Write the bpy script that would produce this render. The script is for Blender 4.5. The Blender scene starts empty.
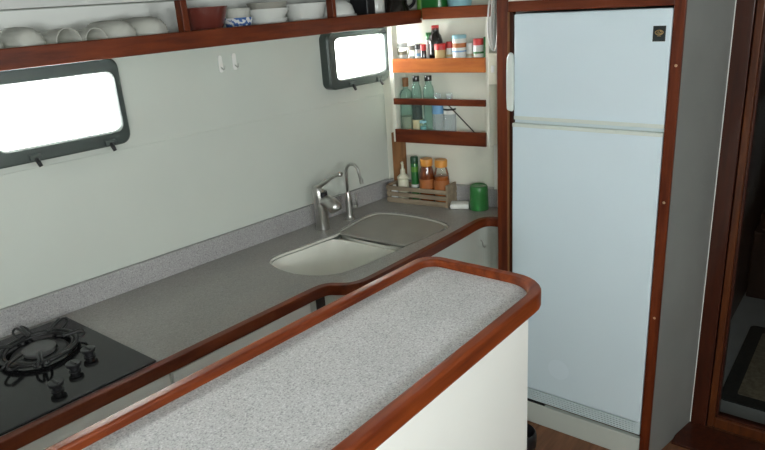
import bpy, bmesh, math, random
from mathutils import Vector, Matrix
random.seed(4)
PI = math.pi
SC = bpy.context.scene
COL = SC.collection
TE, TH, TI = -0.13536, -0.11748, -0.07983          # plan angles of the end wall, the hull side and the worktop fronts
def W(x, y, z): return (x, y, z)
def E(o, y, z): return (o + TE*y, y, z)            # end wall: o = distance behind its face
def H(x, o, z): return (x, o + TH*x, z)            # hull side: o = distance behind its face
def I(x, y, z): return (x, y + TI*x, z)            # worktop / island direction

# ---------------------------------------------------------------- materials
def mat(name, col, rough=.5, metal=0., coat=0., spec=.5, alpha=None, trans=0., emit=None):
    m = bpy.data.materials.new(name); m.use_nodes = True
    b = m.node_tree.nodes['Principled BSDF']
    b.inputs['Base Color'].default_value = (*col, 1); b.inputs['Roughness'].default_value = rough
    b.inputs['Metallic'].default_value = metal; b.inputs['Coat Weight'].default_value = coat
    b.inputs['Coat Roughness'].default_value = .08; b.inputs['Specular IOR Level'].default_value = spec
    b.inputs['Transmission Weight'].default_value = trans
    return m
def ramp(nt, fac, stops):
    r = nt.nodes.new('ShaderNodeValToRGB'); e = r.color_ramp.elements
    while len(e) < len(stops): e.new(.5)
    for k, (p, c) in enumerate(stops): e[k].position = p; e[k].color = (*c, 1)
    nt.links.new(fac, r.inputs[0]); return r.outputs[0]
def noise(nt, scale, detail=3, sc=(1,1,1), rough=.5, rot=(0,0,0)):
    tc = nt.nodes.new('ShaderNodeTexCoord'); mp = nt.nodes.new('ShaderNodeMapping')
    mp.inputs['Scale'].default_value = sc; mp.inputs['Rotation'].default_value = rot
    n = nt.nodes.new('ShaderNodeTexNoise'); n.inputs['Scale'].default_value = scale
    n.inputs['Detail'].default_value = detail; n.inputs['Roughness'].default_value = rough
    nt.links.new(tc.outputs['Object'], mp.inputs[0]); nt.links.new(mp.outputs[0], n.inputs['Vector'])
    return n.outputs['Fac']
def mixc(nt, fac, a, b, mode='MIX'):
    x = nt.nodes.new('ShaderNodeMix'); x.data_type = 'RGBA'; x.blend_type = mode
    def put(s, v):
        if isinstance(v, tuple): s.default_value = (*v, 1)
        elif isinstance(v, (int, float)): s.default_value = v
        else: nt.links.new(v, s)
    put(x.inputs[0], fac); put(x.inputs[6], a); put(x.inputs[7], b); return x.outputs[2]
def base(m, out): m.node_tree.links.new(out, m.node_tree.nodes['Principled BSDF'].inputs['Base Color']); return m
def bump(m, fac, strength=.1, dist=.002):
    nt = m.node_tree; b = nt.nodes.new('ShaderNodeBump'); b.inputs['Strength'].default_value = strength; b.inputs['Distance'].default_value = dist
    nt.links.new(fac, b.inputs['Height']); nt.links.new(b.outputs[0], nt.nodes['Principled BSDF'].inputs['Normal'])
def wood(name, dark, light, sc, rough=.42, coat=.06):
    m = mat(name, light, rough, coat=coat, spec=.25); nt = m.node_tree
    f = noise(nt, 9, 5, sc, .6)
    return base(m, ramp(nt, f, [(.3, dark), (.7, light)]))
def speckle(name, basec, dark, light, rough=.35):
    m = mat(name, basec, rough); nt = m.node_tree
    a = ramp(nt, noise(nt, 230, 2), [(.0, dark), (.36, dark), (.44, basec), (.58, basec), (.66, light)])
    b2 = ramp(nt, noise(nt, 5, 3), [(.3, (.90, .90, .89)), (.7, (1.04, 1.04, 1.03))])
    return base(m, mixc(nt, 1., a, b2, 'MULTIPLY'))
def painted(name, col, var=.03, rough=.5, sc=3):
    m = mat(name, col, rough); nt = m.node_tree
    lo = tuple(c*(1-var) for c in col); hi = tuple(min(1, c*(1+var)) for c in col)
    return base(m, ramp(nt, noise(nt, sc, 4), [(.35, lo), (.65, hi)]))
def thin_glass(name, tint=(1,1,1), gloss=1., rough=.02, facing=.25):
    m = bpy.data.materials.new(name); m.use_nodes = True; nt = m.node_tree; nt.nodes.clear()
    o = nt.nodes.new('ShaderNodeOutputMaterial'); t = nt.nodes.new('ShaderNodeBsdfTransparent'); t.inputs[0].default_value = (*tint, 1)
    g = nt.nodes.new('ShaderNodeBsdfGlossy'); g.inputs['Roughness'].default_value = rough; g.inputs[0].default_value = (1,1,1,1)
    lw = nt.nodes.new('ShaderNodeLayerWeight'); lw.inputs[0].default_value = facing
    mul = nt.nodes.new('ShaderNodeMath'); mul.operation = 'MULTIPLY'; mul.inputs[1].default_value = gloss
    nt.links.new(lw.outputs['Fresnel'], mul.inputs[0])
    x = nt.nodes.new('ShaderNodeMixShader'); nt.links.new(mul.outputs[0], x.inputs[0]); nt.links.new(t.outputs[0], x.inputs[1]); nt.links.new(g.outputs[0], x.inputs[2])
    nt.links.new(x.outputs[0], o.inputs[0]); return m
def milky_glass(name, tint, body, amount):         # glass that also scatters a little (old, textured or dusty glass)
    m = thin_glass(name, tint, .7, .06, .2); nt = m.node_tree
    o = [n for n in nt.nodes if n.type == 'OUTPUT_MATERIAL'][0]; src = o.inputs[0].links[0].from_socket
    d = nt.nodes.new('ShaderNodeBsdfDiffuse'); d.inputs[0].default_value = (*body, 1)
    x = nt.nodes.new('ShaderNodeMixShader'); x.inputs[0].default_value = amount
    nt.links.new(src, x.inputs[1]); nt.links.new(d.outputs[0], x.inputs[2]); nt.links.new(x.outputs[0], o.inputs[0]); return m

DK, LT = (.066, .010, .0025), (.175, .033, .007)
M = dict(
 wood_x=wood('mahogany along x', DK, LT, (.35, 4, 4)),
 wood_y=wood('mahogany along y', DK, LT, (4, .35, 4)),
 wood_z=wood('mahogany upright', DK, LT, (4, 4, .35)),
 lip_lit=wood('lit mahogany', (.36, .095, .020), (.52, .165, .038), (4, .35, 4)),  # window light on the upper lip put into a paler wood tone
 wood_i_lit=wood('lit island mahogany', (.09, .014, .003), (.23, .045, .008), (.35, 4, 4)),  # same wood as the worktop trim, lightened for the light on it
 rail_end=wood('mid mahogany', (.16, .032, .008), (.27, .062, .017), (4, .35, 4)),
 strip=wood('oak strip', (.20, .085, .03), (.32, .15, .06), (4, 4, .35), .5, .1),
 doorw=wood('dark door wood', (.028, .006, .003), (.065, .014, .005), (4, 4, .35), .35, .3),
 stile=wood('door stile wood', (.05, .012, .004), (.13, .034, .008), (4, 4, .35), .35, .3),
 floorw=wood('brown floor boards', (.11, .045, .022), (.23, .10, .05), (.3, 5, 4), .4, .2),
 grey_stone=speckle('grey speckled stone', (.265, .255, .24), (.20, .195, .19), (.335, .325, .31)),
 white_stone=speckle('pale speckled stone', (.47, .475, .48), (.30, .30, .31), (.62, .62, .63), .6),
 splash=speckle('speckled upstand', (.37, .36, .365), (.25, .245, .25), (.48, .475, .48)),
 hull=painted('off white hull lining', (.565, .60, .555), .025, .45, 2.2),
 end=painted('cream end wall', (.80, .80, .71), .02, .5),
 white=painted('white laminate', (.86, .87, .84), .015, .4),
 greyp=painted('grey side panel', (.245, .255, .245), .05, .45, 4),
 ceil=painted('ceiling white', (.75, .75, .72), .02, .6),
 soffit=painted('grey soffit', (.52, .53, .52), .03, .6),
 fridge=painted('pale blue white enamel', (.71, .835, .91), .012, .32, 2),
 fridge_trim=mat('cream plastic', (.68, .74, .70), .4),
 fridge_mark=mat('worn pale patch', (.74, .86, .94), .4),
 grille=mat('grey plastic', (.62, .72, .75), .45),
 grille_back=mat('mid grey plastic', (.38, .45, .47), .5),
 black=mat('black plastic', (.012, .012, .014), .35),
 dark=mat('dark recess', (.02, .016, .014), .7),
 hob=mat('black hob glass', (.010, .010, .011), .12, spec=.35),
 iron=mat('black enamelled iron', (.008, .008, .009), .38),
 burner=mat('burner cap', (.10, .10, .10), .45, .3),
 steel=mat('brushed nickel', (.52, .51, .49), .28, 1.),
 alu=mat('grey anodised frame', (.052, .066, .062), .4, .3),
 sink=painted('cream sink', (.76, .76, .70), .03, .3, 6),
 cover=painted('beige grey sink cover', (.275, .265, .235), .05, .4, 9),
 rim=mat('pale sink rim', (.70, .69, .63), .35),
 plastic=mat('white plastic', (.82, .82, .80), .35),
 cream=mat('cream plastic box', (.76, .74, .62), .45),
 crate=wood('weathered crate wood', (.20, .155, .105), (.36, .29, .21), (4, .5, 4), .7, 0.),
 green=thin_glass('green clear plastic', (.06, .32, .06), .6, .1),
 green_d=mat('green plastic', (.02, .17, .035), .3, coat=.3),
 green_l=mat('light green plastic', (.12, .30, .05), .35),
 honey=mat('honey', (.17, .035, .006), .12, coat=.8),
 honey_c=mat('amber honey', (.42, .12, .03), .15, coat=.8),
 orange=mat('orange lid', (.72, .30, .05), .4),
 red=mat('red cap', (.50, .03, .03), .35),
 redbowl=mat('dark red glazed bowl', (.13, .026, .018), .3, coat=.4),
 mustard=mat('pale spice', (.55, .42, .20), .6),
 tan=mat('tan spice', (.42, .38, .28), .6),
 label_w=mat('white label', (.75, .77, .74), .5),
 label_b=mat('blue label', (.18, .38, .62), .4),
 label_o=mat('orange brown label', (.42, .14, .04), .5),
 label_y=mat('cream label', (.62, .56, .34), .5),
 cyan=mat('light blue plastic', (.30, .58, .66), .4),
 china=mat('white china', (.76, .77, .74), .2, coat=.4),
 grey_china=mat('grey bowl', (.36, .35, .31), .4),
 sauce=mat('near black bottle', (.012, .009, .008), .12, coat=.5),
 gold=mat('gold emblem', (.75, .50, .22), .35, .8),
 brass=mat('brass plug', (.62, .45, .28), .4, .6),
 badge=mat('black badge', (.02, .026, .026), .3),
 sponge=painted('white sponge', (.80, .80, .77), .05, .8, 40),
 soap=mat('ivory plastic', (.72, .68, .54), .4),
 bottle=milky_glass('pale green glass', (.80, .92, .88), (.45, .62, .58), .14),
 clear=milky_glass('clear plastic', (.93, .96, .97), (.75, .80, .84), .22),
 tumbler=milky_glass('old clear tumbler glass', (.97, .97, .95), (.92, .92, .87), .34),
 jar=thin_glass('jar glass', (.95, .96, .95), .9),
 pane=thin_glass('window pane', (.97, .98, .98), .6),
 doorpane=thin_glass('door pane', (.85, .86, .86), .35),
 rugd=painted('dark rug border', (.022, .025, .022), .2, .9, 60),
 rugt=painted('tan rug field', (.22, .185, .125), .2, .9, 60),
 carpet=painted('pale grey floor', (.34, .35, .34), .05, .7, 10),
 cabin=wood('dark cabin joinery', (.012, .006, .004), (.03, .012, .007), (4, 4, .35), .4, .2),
 maroon=painted('maroon cushion', (.09, .012, .03), .1, .9, 20),
)
# blue and white pattern, checkered silver for the textured glass
def patterned():
    m = mat('blue and white glaze', (.8, .8, .8), .2, coat=.5); nt = m.node_tree
    base(m, ramp(nt, noise(nt, 75, 2), [(.40, (.78, .80, .82)), (.47, (.78, .80, .82)), (.52, (.07, .16, .42)), (.7, (.05, .12, .36))])); return m
M['blue_white'] = patterned()
for k in ('tumbler',):
    pass

# ---------------------------------------------------------------- mesh helpers
class MB:
    def __init__(s): s.bm = bmesh.new()
    def box(s, x0, x1, y0, y1, z0, z1, f=W):
        v = [s.bm.verts.new(f(x, y, z)) for z in (z0, z1) for x, y in ((x0,y0),(x1,y0),(x1,y1),(x0,y1))]
        for q in ((3,2,1,0),(4,5,6,7),(0,1,5,4),(1,2,6,5),(2,3,7,6),(3,0,4,7)): s.bm.faces.new([v[i] for i in q])
        return s
    def prism(s, poly, a, b, f=W, holes=(), axis='z'):
        """polygon (with holes) given in two coordinates, extruded from a to b along the third"""
        def P(u, v, t):
            return f(u, v, t) if axis == 'z' else (f(u, t, v) if axis == 'y' else f(t, u, v))
        loops = [list(poly)] + [list(h) for h in holes]
        sides = []
        for t in (a, b):
            vs, es = [], []
            for lp in loops:
                ring = [s.bm.verts.new(P(u, v, t)) for u, v in lp]; vs.append(ring)
                es += [s.bm.edges.new((ring[i], ring[(i+1) % len(ring)])) for i in range(len(ring))]
            if holes: bmesh.ops.triangle_fill(s.bm, use_beauty=True, edges=es)
            else: s.bm.faces.new(vs[0])
            sides.append(vs)
        for r0, r1 in zip(*sides):
            n = len(r0)
            for i in range(n): s.bm.faces.new((r0[i], r0[(i+1) % n], r1[(i+1) % n], r1[i]))
        return s
    def lathe(s, prof, n=24, at=(0,0,0), rot=None):
        """prof = [(r, z)...], revolved about z"""
        R = rot or Matrix.Identity(3); A = Vector(at); rings = []
        for r, z in prof:
            if r < 1e-6: rings.append([s.bm.verts.new(R @ Vector((0,0,z)) + A)])
            else: rings.append([s.bm.verts.new(R @ Vector((r*math.cos(2*PI*k/n), r*math.sin(2*PI*k/n), z)) + A) for k in range(n)])
        for a, b in zip(rings, rings[1:]):
            for k in range(n):
                k2 = (k+1) % n
                if len(a) == 1 and len(b) == 1: continue
                if len(a) == 1: s.bm.faces.new((a[0], b[k2], b[k]))
                elif len(b) == 1: s.bm.faces.new((a[k], a[k2], b[0]))
                else: s.bm.faces.new((a[k], a[k2], b[k2], b[k]))
        return s
    def tube(s, pts, rad, n=10, closed=False, flat=1.):
        P = [Vector(p) for p in pts]; m = len(P)
        rads = rad if isinstance(rad, (list, tuple)) else [rad]*m
        rings = []; up = Vector((0,0,1))
        for i in range(m):
            a = P[(i-1) % m] if (closed or i) else P[0]; b = P[(i+1) % m] if (closed or i < m-1) else P[-1]
            t = (b-a).normalized()
            if i == 0:
                u = up - t*up.dot(t)
                if u.length < .05: u = Vector((0,1,0)) - t*t.y
            else: u = prev - t*prev.dot(t)
            u.normalize(); prev = u; w = t.cross(u)
            rings.append([s.bm.verts.new(P[i] + u*math.cos(2*PI*k/n)*rads[i]*flat + w*math.sin(2*PI*k/n)*rads[i]) for k in range(n)])
        pairs = list(zip(rings, rings[1:])) + ([(rings[-1], rings[0])] if closed else [])
        for a, b in pairs:
            for k in range(n): s.bm.faces.new((a[k], a[(k+1) % n], b[(k+1) % n], b[k]))
        if not closed:
            s.bm.faces.new(rings[0][::-1]); s.bm.faces.new(rings[-1])
        return s
    def loft(s, loops, cap0=False, cap1=True):
        rings = [[s.bm.verts.new(p) for p in lp] for lp in loops]; n = len(rings[0])
        for a, b in zip(rings, rings[1:]):
            for k in range(n): s.bm.faces.new((a[k], a[(k+1) % n], b[(k+1) % n], b[k]))
        if cap0: s.bm.faces.new(rings[0][::-1])
        if cap1: s.bm.faces.new(rings[-1])
        return s
    def build(s, name, m, parent=None, loc=None, bevel=0, smooth=False, sub=0):
        """loc: world point that becomes the object's (or its parent's) origin when the verts are in world coordinates"""
        bmesh.ops.remove_doubles(s.bm, verts=s.bm.verts, dist=1e-6)
        bmesh.ops.recalc_face_normals(s.bm, faces=s.bm.faces)
        if loc is not None: bmesh.ops.translate(s.bm, verts=s.bm.verts, vec=-Vector(loc))
        me = bpy.data.meshes.new(name); s.bm.to_mesh(me); s.bm.free()
        me.materials.append(M[m] if isinstance(m, str) else m)
        o = bpy.data.objects.new(name, me); COL.objects.link(o)
        if parent is not None: o.parent = parent
        elif loc is not None: o.location = loc
        if smooth:
            for p in me.polygons: p.use_smooth = True
            if smooth is not True:
                md = o.modifiers.new('split', 'EDGE_SPLIT'); md.split_angle = math.radians(smooth)
        if bevel:
            b = o.modifiers.new('bevel', 'BEVEL'); b.width = bevel; b.segments = 3; b.limit_method = 'ANGLE'; b.angle_limit = math.radians(40)
            for p in me.polygons: p.use_smooth = True
            w = o.modifiers.new('wn', 'WEIGHTED_NORMAL'); w.keep_sharp = True
        return o
def tag(o, label=None, cat=None, group=None, kind=None):
    if label: o['label'] = label
    if cat: o['category'] = cat
    if group: o['group'] = group
    if kind: o['kind'] = kind
    return o
def thing(name, label, cat, loc, rz=0, group=None, kind=None):
    o = bpy.data.objects.new(name, None); COL.objects.link(o); o.empty_display_size = .05
    o.location = loc; o.rotation_euler = (0, 0, rz)
    return tag(o, label, cat, group, kind)
def rrect(x0, x1, y0, y1, r, n=6):
    p = []
    for cx, cy, a0 in ((x1-r, y1-r, 0), (x0+r, y1-r, 90), (x0+r, y0+r, 180), (x1-r, y0+r, 270)):
        for k in range(n+1):
            a = math.radians(a0 + 90*k/n); p.append((cx + r*math.cos(a), cy + r*math.sin(a)))
    return p
def smooth_path(p, it=2, closed=False):
    for _ in range(it):
        q = []; m = len(p)
        rng = range(m) if closed else range(m-1)
        if not closed: q.append(p[0])
        for i in rng:
            a, b = p[i], p[(i+1) % m]
            q.append(tuple(.75*u + .25*v for u, v in zip(a, b))); q.append(tuple(.25*u + .75*v for u, v in zip(a, b)))
        if not closed: q.append(p[-1])
        p = q
    return p
def offset(path, d, closed=False):
    out = []; m = len(path)
    for i in range(m):
        a = path[i-1] if (closed or i) else path[0]; b = path[(i+1) % m] if (closed or i < m-1) else path[-1]
        tx, ty = b[0]-a[0], b[1]-a[1]; l = math.hypot(tx, ty) or 1
        out.append((path[i][0] + ty/l*d, path[i][1] - tx/l*d))
    return out
def sc_poly(p, k, c=None):
    cx = sum(q[0] for q in p)/len(p) if c is None else c[0]; cy = sum(q[1] for q in p)/len(p) if c is None else c[1]
    return [(cx + (x-cx)*k, cy + (y-cy)*k) for x, y in p]
def struct(o): o['kind'] = 'structure'; return o

# ---------------------------------------------------------------- room shell
struct(MB().box(-4.4, .62, -3.4, .9, -.06, 0).build('floor', 'floorw'))
WIN = [(-1.632, -1.259, 1.488, 1.673), (-.287, .016, 1.522, 1.690)]
holes = [rrect(a-.03, b+(.02 if b < -1 else .003), c-.02, d+.02, .03) for a, b, c, d in WIN]
struct(MB().prism([(-4.4, 0), (.6, 0), (.6, 2.1), (-4.4, 2.1)], .02, .07, H, holes, axis='y').build('wall_left', 'hull'))
struct(MB().prism([(-4.4, 1.007), (.028, 1.007), (.028, 1.415), (-4.4, 1.415)], .0165, .021, H, axis='y').build('wall_lining', 'hull', bevel=.0015))
struct(MB().prism([(-4.4, 1.75), (.028, 1.75), (.028, 1.878), (-4.4, 1.878)], .0175, .0205, H, axis='y').build('wall_shelf_back', 'white'))
struct(MB().box(.03, .08, -.667, .12, 0, 2.1, E).build('wall_back', 'end'))
struct(MB().box(-4.45, .62, -3.45, .95, 2.06, 2.12).build('ceiling', 'ceil'))
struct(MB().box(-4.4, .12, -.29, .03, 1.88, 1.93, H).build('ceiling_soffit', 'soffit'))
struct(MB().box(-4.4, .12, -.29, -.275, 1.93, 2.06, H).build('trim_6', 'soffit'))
struct(MB().box(-4.45, -4.4, -3.4, .9, 0, 2.1).build('wall_front', 'white'))
struct(MB().box(-4.4, 2.6, -2.85, -2.8, 0, 2.1).build('wall_right', 'white'))
# fridge niche: side walls, soffit panel, posts and rails
XF = -.127
struct(MB().box(-.09, .55, -.69, -.667, 0, 2.06).build('wall_niche', 'white'))
struct(MB().box(.55, .60, -1.40, .12, 0, 2.06).build('wall_niche_back', 'white'))
gp = [(-.125, -1.327), (.2325, -1.404), (.55, -1.404), (.55, -1.36), (.2, -1.36), (-.10, -1.305), (-.125, -1.305)]
struct(MB().prism(gp, 0, 2.06).build('wall_side', 'greyp'))
struct(MB().box(-.118, -.10, -.70, -1.30, 1.80, 2.06).build('wall_top', 'white'))
p = MB().box(XF, -.09, -.706, -.661, 0, 2.06).build('trim_1', 'wood_z', bevel=.003); struct(p)
p = MB().box(XF, -.10, -1.3295, -1.293, 0, 2.06).build('trim_2', 'wood_z', bevel=.003); struct(p)
def screw(par, x, y, z): MB().lathe([(0, -.0015), (.004, -.0012), (.005, .0)], 12, (x, y, z), Matrix.Rotation(PI/2, 3, 'Y')).build('screw_cap', 'brass', par)
for y, z in ((-1.314, 1.576), (-1.3115, 1.106), (-1.3115, .654)): screw(p, XF-.0003, y, z)
struct(MB().box(XF+.001, -.10, -1.294, -.708, 1.764, 1.802).build('trim_3', 'wood_y', bevel=.003))
struct(MB().box(-.112, -.09, -.7225, -.7085, 0, 1.77).build('trim_7', 'doorw'))
struct(MB().box(XF+.002, -.09, -.7085, -.706, 0, 1.764).build('trim_9', 'strip'))  # pale strip for the post's worn edge and painted chamfer highlight
struct(MB().box(-.122, -.10, -1.293, -.70, 0, .10).build('baseboard_back', 'hull', bevel=.002))
# corner strip below the spice cabinet, and the trunking beside the post
struct(MB().box(-.012, .03, -.088, -.04, 1.005, 1.24, E).build('trim_4', 'strip', bevel=.002))
struct(MB().box(.0, .03, -.560, -.5385, .921, 2.06, E).build('trim_5', 'white', bevel=.002))
# white cable trunking
t = thing('cable_trunking', 'narrow cream cable trunking running down from the switch box beside the fridge post', 'cable trunking', E(.012, -.53, 1.21))
MB().box(.006, .0292, -.575, -.5605, .93, 1.478, E).build('channel', 'cream', t, loc=E(.012, -.53, 1.21), bevel=.002)
MB().box(.004, .0292, -.577, -.5603, 1.41, 1.42, E).build('clip', 'cream', t, loc=E(.012, -.53, 1.21), bevel=.001)

# ---------------------------------------------------------------- windows in the hull side
def window(name, g, fr, latches):
    loc = H((g[0]+g[1])/2, 0, g[2])
    w = thing(name, None, None, loc, kind='structure')
    outer = rrect(*fr, .035)
    n = len(outer)
    inner = rrect(g[0], g[1], g[2], g[3], .022)
    mid_o = rrect(fr[0]+.006, fr[1]-.006, fr[2]+.006, fr[3]-.006, .033)
    mid_i = rrect(g[0]-.007, g[1]+.004, g[2]-.006, g[3]+.006, .026); back = rrect(g[0]-.03, fr[1]-.006, g[2]-.02, g[3]+.02, .03)
    L = lambda pl, o: [H(u, o, v) for u, v in pl]
    MB().loft([L(outer, .021), L(outer, -.018), L(mid_o, -.025), L(mid_i, -.025), L(inner, -.016), L(inner, -.006), L(back, .021)], cap1=False).build('window_frame', 'alu', w, loc=loc, smooth=35)
    MB().prism(rrect(g[0]-.004, g[1]+.004, g[2]-.004, g[3]+.004, .024), -.014, -.010, H, axis='y').build('glass_pane', 'pane', w, loc=loc)
    for lx in latches:
        b = MB().box(lx-.018, lx+.018, -.034, -.02, fr[2]+.004, fr[2]+.024, H)
        la = b.build('latch', 'alu', w, loc=loc, bevel=.003)
        MB().tube([H(lx, -.03, fr[2]+.012), H(lx+.002, -.038, fr[2]-.002), H(lx+.004, -.042, fr[2]-.013)], [.007, .007, .006], 8).build('latch_lever', 'black', la, loc=loc, smooth=True)
    return w
window('window_1', WIN[0], (-1.70, -1.234, 1.440, 1.722), (-1.545, -1.312))
window('window_2', WIN[1], (-.338, .0285, 1.481, 1.722), (-.215, -.045))

# ---------------------------------------------------------------- worktop, sink, hob
ZC = .92
inner_front = [(-2.9, -.490), (-1.2, -.486), (-1.0, -.483), (-.955, -.487), (-.925, -.505), (-.91, -.535), (-.89, -.563), (-.855, -.578), (-.80, -.580), (-.52, -.577), (-.22, -.563), (-.15, -.558), (-.095, -.560), (-.062, -.578), (-.046, -.61), (-.04, -.662)]
front = smooth_path(inner_front, 2)
trim_out = offset(front, .027)
sink_hole = [(-.53,-.158),(-.60,-.150),(-.72,-.143),(-.81,-.130),(-.865,-.134),(-.900,-.165),(-.925,-.235),(-.933,-.318),(-.918,-.39),(-.888,-.44),(-.85,-.473),(-.80,-.488),(-.70,-.500),(-.53,-.505),
             (-.38,-.518),(-.26,-.522),(-.215,-.495),(-.19,-.43),(-.178,-.33),(-.181,-.25),(-.195,-.165),(-.222,-.118),(-.265,-.102),(-.37,-.113),(-.47,-.136)]
sink_hole = smooth_path(sink_hole, 1, True)
def in_world(poly): return [I(x, y, 0)[:2] for x, y in poly]
def at_hull(x, o): return H(x, o, 0)[:2]
wt_loc = (-1.2, -.2, .87)
wt = thing('kitchen_worktop', 'long grey speckled stone worktop with mahogany edge along the hull side', 'worktop', wt_loc)
outline = in_world(front) + [E(.028, -.662, 0)[:2], E(.028, .0, 0)[:2], at_hull(.02, .018), at_hull(-2.9, .018)]
hob_c = None
MB().prism(outline, .905, ZC, holes=[in_world(sink_hole)]).build('stone_slab', 'grey_stone', wt, loc=wt_loc)
strip_poly = in_world(front) + in_world(trim_out)[::-1]
MB().prism(strip_poly, .884, ZC+.002).build('edge_trim', 'wood_x', wt, loc=wt_loc, bevel=.007)
MB().box(-2.9, 0.012, 0, .019, ZC, 1.0055, H).build('upstand', 'splash', wt, loc=wt_loc, bevel=.0015)
MB().box(0, .029, -.555, -.002, ZC, 1.0055, E).build('upstand', 'splash', wt, loc=wt_loc, bevel=.0015)

bc_loc = (-1.2, -.25, 0)
bc = thing('base_cabinet', 'white base cabinet under the grey worktop, mostly hidden behind the island', 'cabinet', bc_loc)
cab_front = offset(front, -.012)
MB().prism(in_world(cab_front) + [(.10, -.662), E(.02, -.02, 0)[:2], at_hull(-2.9, .01)], .08, .884, holes=[in_world(smooth_path(sc_poly(sink_hole, 1.06), 1, True))]).build('carcass', 'hull', bc, loc=bc_loc)  # carcass in the darker paint, shade by the fridge put into its colour
MB().prism(in_world(offset(front, -.07)) + [(.06, -.662), E(.01, -.03, 0)[:2], at_hull(-2.9, 0)], 0, .08).build('toe_kick', 'dark', bc, loc=bc_loc)
def panel(a, b, yy0, yy1, nm='door', m_='white'):
    d = MB().prism([(a, yy0), (b, yy1), (b, yy1-.014), (a, yy0-.014)], .12, .868, I).build(nm, m_, bc, loc=bc_loc, bevel=.002)
    return d
for a, b in ((-2.6, -2.08), (-2.07, -1.55), (-1.54, -1.005)): panel(a, b, -.476, -.471)
panel(-.83, -.53, -.565, -.563, m_='hull'); panel(-.52, -.17, -.563, -.549, m_='hull')  # right doors: shade put in as darker hull paint
MB().prism([(-.967, -.468), (-.94, -.478), (-.945, -.494), (-.972, -.484)], .1, .874, I).build('gap_strip', 'dark', bc, loc=bc_loc)
MB().prism([(-.031, -.60), (-.031, -.655), (-.036, -.655), (-.036, -.60)], .1, .87, I).build('filler_strip', 'hull', bc, loc=bc_loc)  # shade painted in here too, with the darker hull tone

# hooks
def hook(loc, rz, label, group=None, hooks='steel', tilt=0):
    h = thing('wall_hook', label, 'hook', loc, rz, group)     # local -y points into the room
    MB().prism(rrect(-.0085, .0085, -.031, .031, .008), 0, -.006, axis='y').build('hook_plate', 'plastic', h, bevel=.002)
    MB().tube([(0, -.004, -.012), (0, -.018, -.02), (0, -.026, -.018), (0, -.028, -.006)], .0022, 8).build('hook_wire', hooks, h, smooth=True)
    return h
aH = math.atan(TH)
hook(H(-.826, .0195, 1.650), aH, 'white adhesive hook on the hull wall, the one closer to the big window')
hook(H(-.765, .0195, 1.652), aH, 'white adhesive hook on the hull wall, the one closer to the corner window')
h = thing('cup_hook', 'small steel hook screwed to the white cabinet face under the worktop by the fridge', 'hook', I(-.075, -.5465, .812), 0)
MB().lathe([(0, 0), (.008, .0), (.008, .002), (0, .003)], 16, (0, 0, 0), Matrix.Rotation(PI/2, 3, 'X')).build('hook_plate', 'steel', h)
MB().tube([(0, 0, 0), (0, -.014, 0), (0, -.022, -.008), (0, -.02, -.02), (0, -.028, -.03), (0, -.036, -.022)], .0025, 8).build('hook_wire', 'steel', h, smooth=True)

# sink: flange, two bowls; the right one lies under its cover
sk_loc = I(-.55, -.32, .72)
sk = thing('double_sink', 'cream double bowl sink set into the grey worktop, left bowl open', 'sink', sk_loc)
ring_in = sc_poly(sink_hole, .978)
MB().prism(in_world(sc_poly(sink_hole, .992)), .9055, .9145, holes=[in_world(ring_in)]).build('sink_rim', 'rim', sk, loc=sk_loc)
left_rim = [(-.545,-.170),(-.60,-.158),(-.72,-.150),(-.81,-.138),(-.86,-.143),(-.892,-.172),(-.917,-.238),(-.925,-.318),(-.910,-.386),(-.882,-.433),(-.846,-.465),(-.80,-.480),(-.70,-.492),(-.60,-.496),(-.545,-.498)]
right_rim = [(-.515,-.165),(-.515,-.498),(-.38,-.510),(-.26,-.512),(-.222,-.488),(-.198,-.43),(-.186,-.33),(-.189,-.25),(-.203,-.170),(-.228,-.126),(-.265,-.111),(-.37,-.122),(-.47,-.145)]
def bowl(rim, depth, rnd=1):
    rim = smooth_path(rim, 1, True); c = (sum(p[0] for p in rim)/len(rim), sum(p[1] for p in rim)/len(rim))
    L = []
    for k, z in ((1., .9045), (.985, .890), (.965, .80), (.945, .884-depth+.05), (.90, .884-depth+.02), (.80, .884-depth+.004), (.6, .884-depth)):
        L.append([I(x, y, z) for x, y in sc_poly(rim, k, c)])
    return MB().loft(L), c
b1, c1 = bowl(left_rim, .155); b1.build('sink_bowl', 'sink', sk, loc=sk_loc, smooth=True)
b2, c2 = bowl(right_rim, .155); b2.build('sink_bowl', 'sink', sk, loc=sk_loc, smooth=True)
MB().prism([(-.546, -.160), (-.514, -.160), (-.514, -.500), (-.546, -.500)], .880, .8925, I).build('divider', 'rim', sk, loc=sk_loc, bevel=.003)
for c in (c1, c2):
    MB().lathe([(0, .001), (.018, .001), (.022, .004), (.04, .004), (.042, 0)], 24, I(c[0], c[1], .730)).build('drain', 'steel', sk, loc=sk_loc, smooth=30)
cv = [(-.512,-.158),(-.505,-.494),(-.38,-.505),(-.266,-.507),(-.230,-.486),(-.209,-.43),(-.198,-.33),(-.201,-.25),(-.214,-.172),(-.235,-.134),(-.270,-.120),(-.37,-.131),(-.47,-.152)]
cv = [cv[0], cv[1]] + smooth_path(cv[2:], 1)
cl = I(-.36, -.32, .8930)
cover = MB().prism(in_world(cv), .9052, .9165).build('sink_cover', 'cover', loc=cl, bevel=.004)
tag(cover, 'flat beige grey cover board laid over the right bowl of the sink', 'sink cover')

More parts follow.
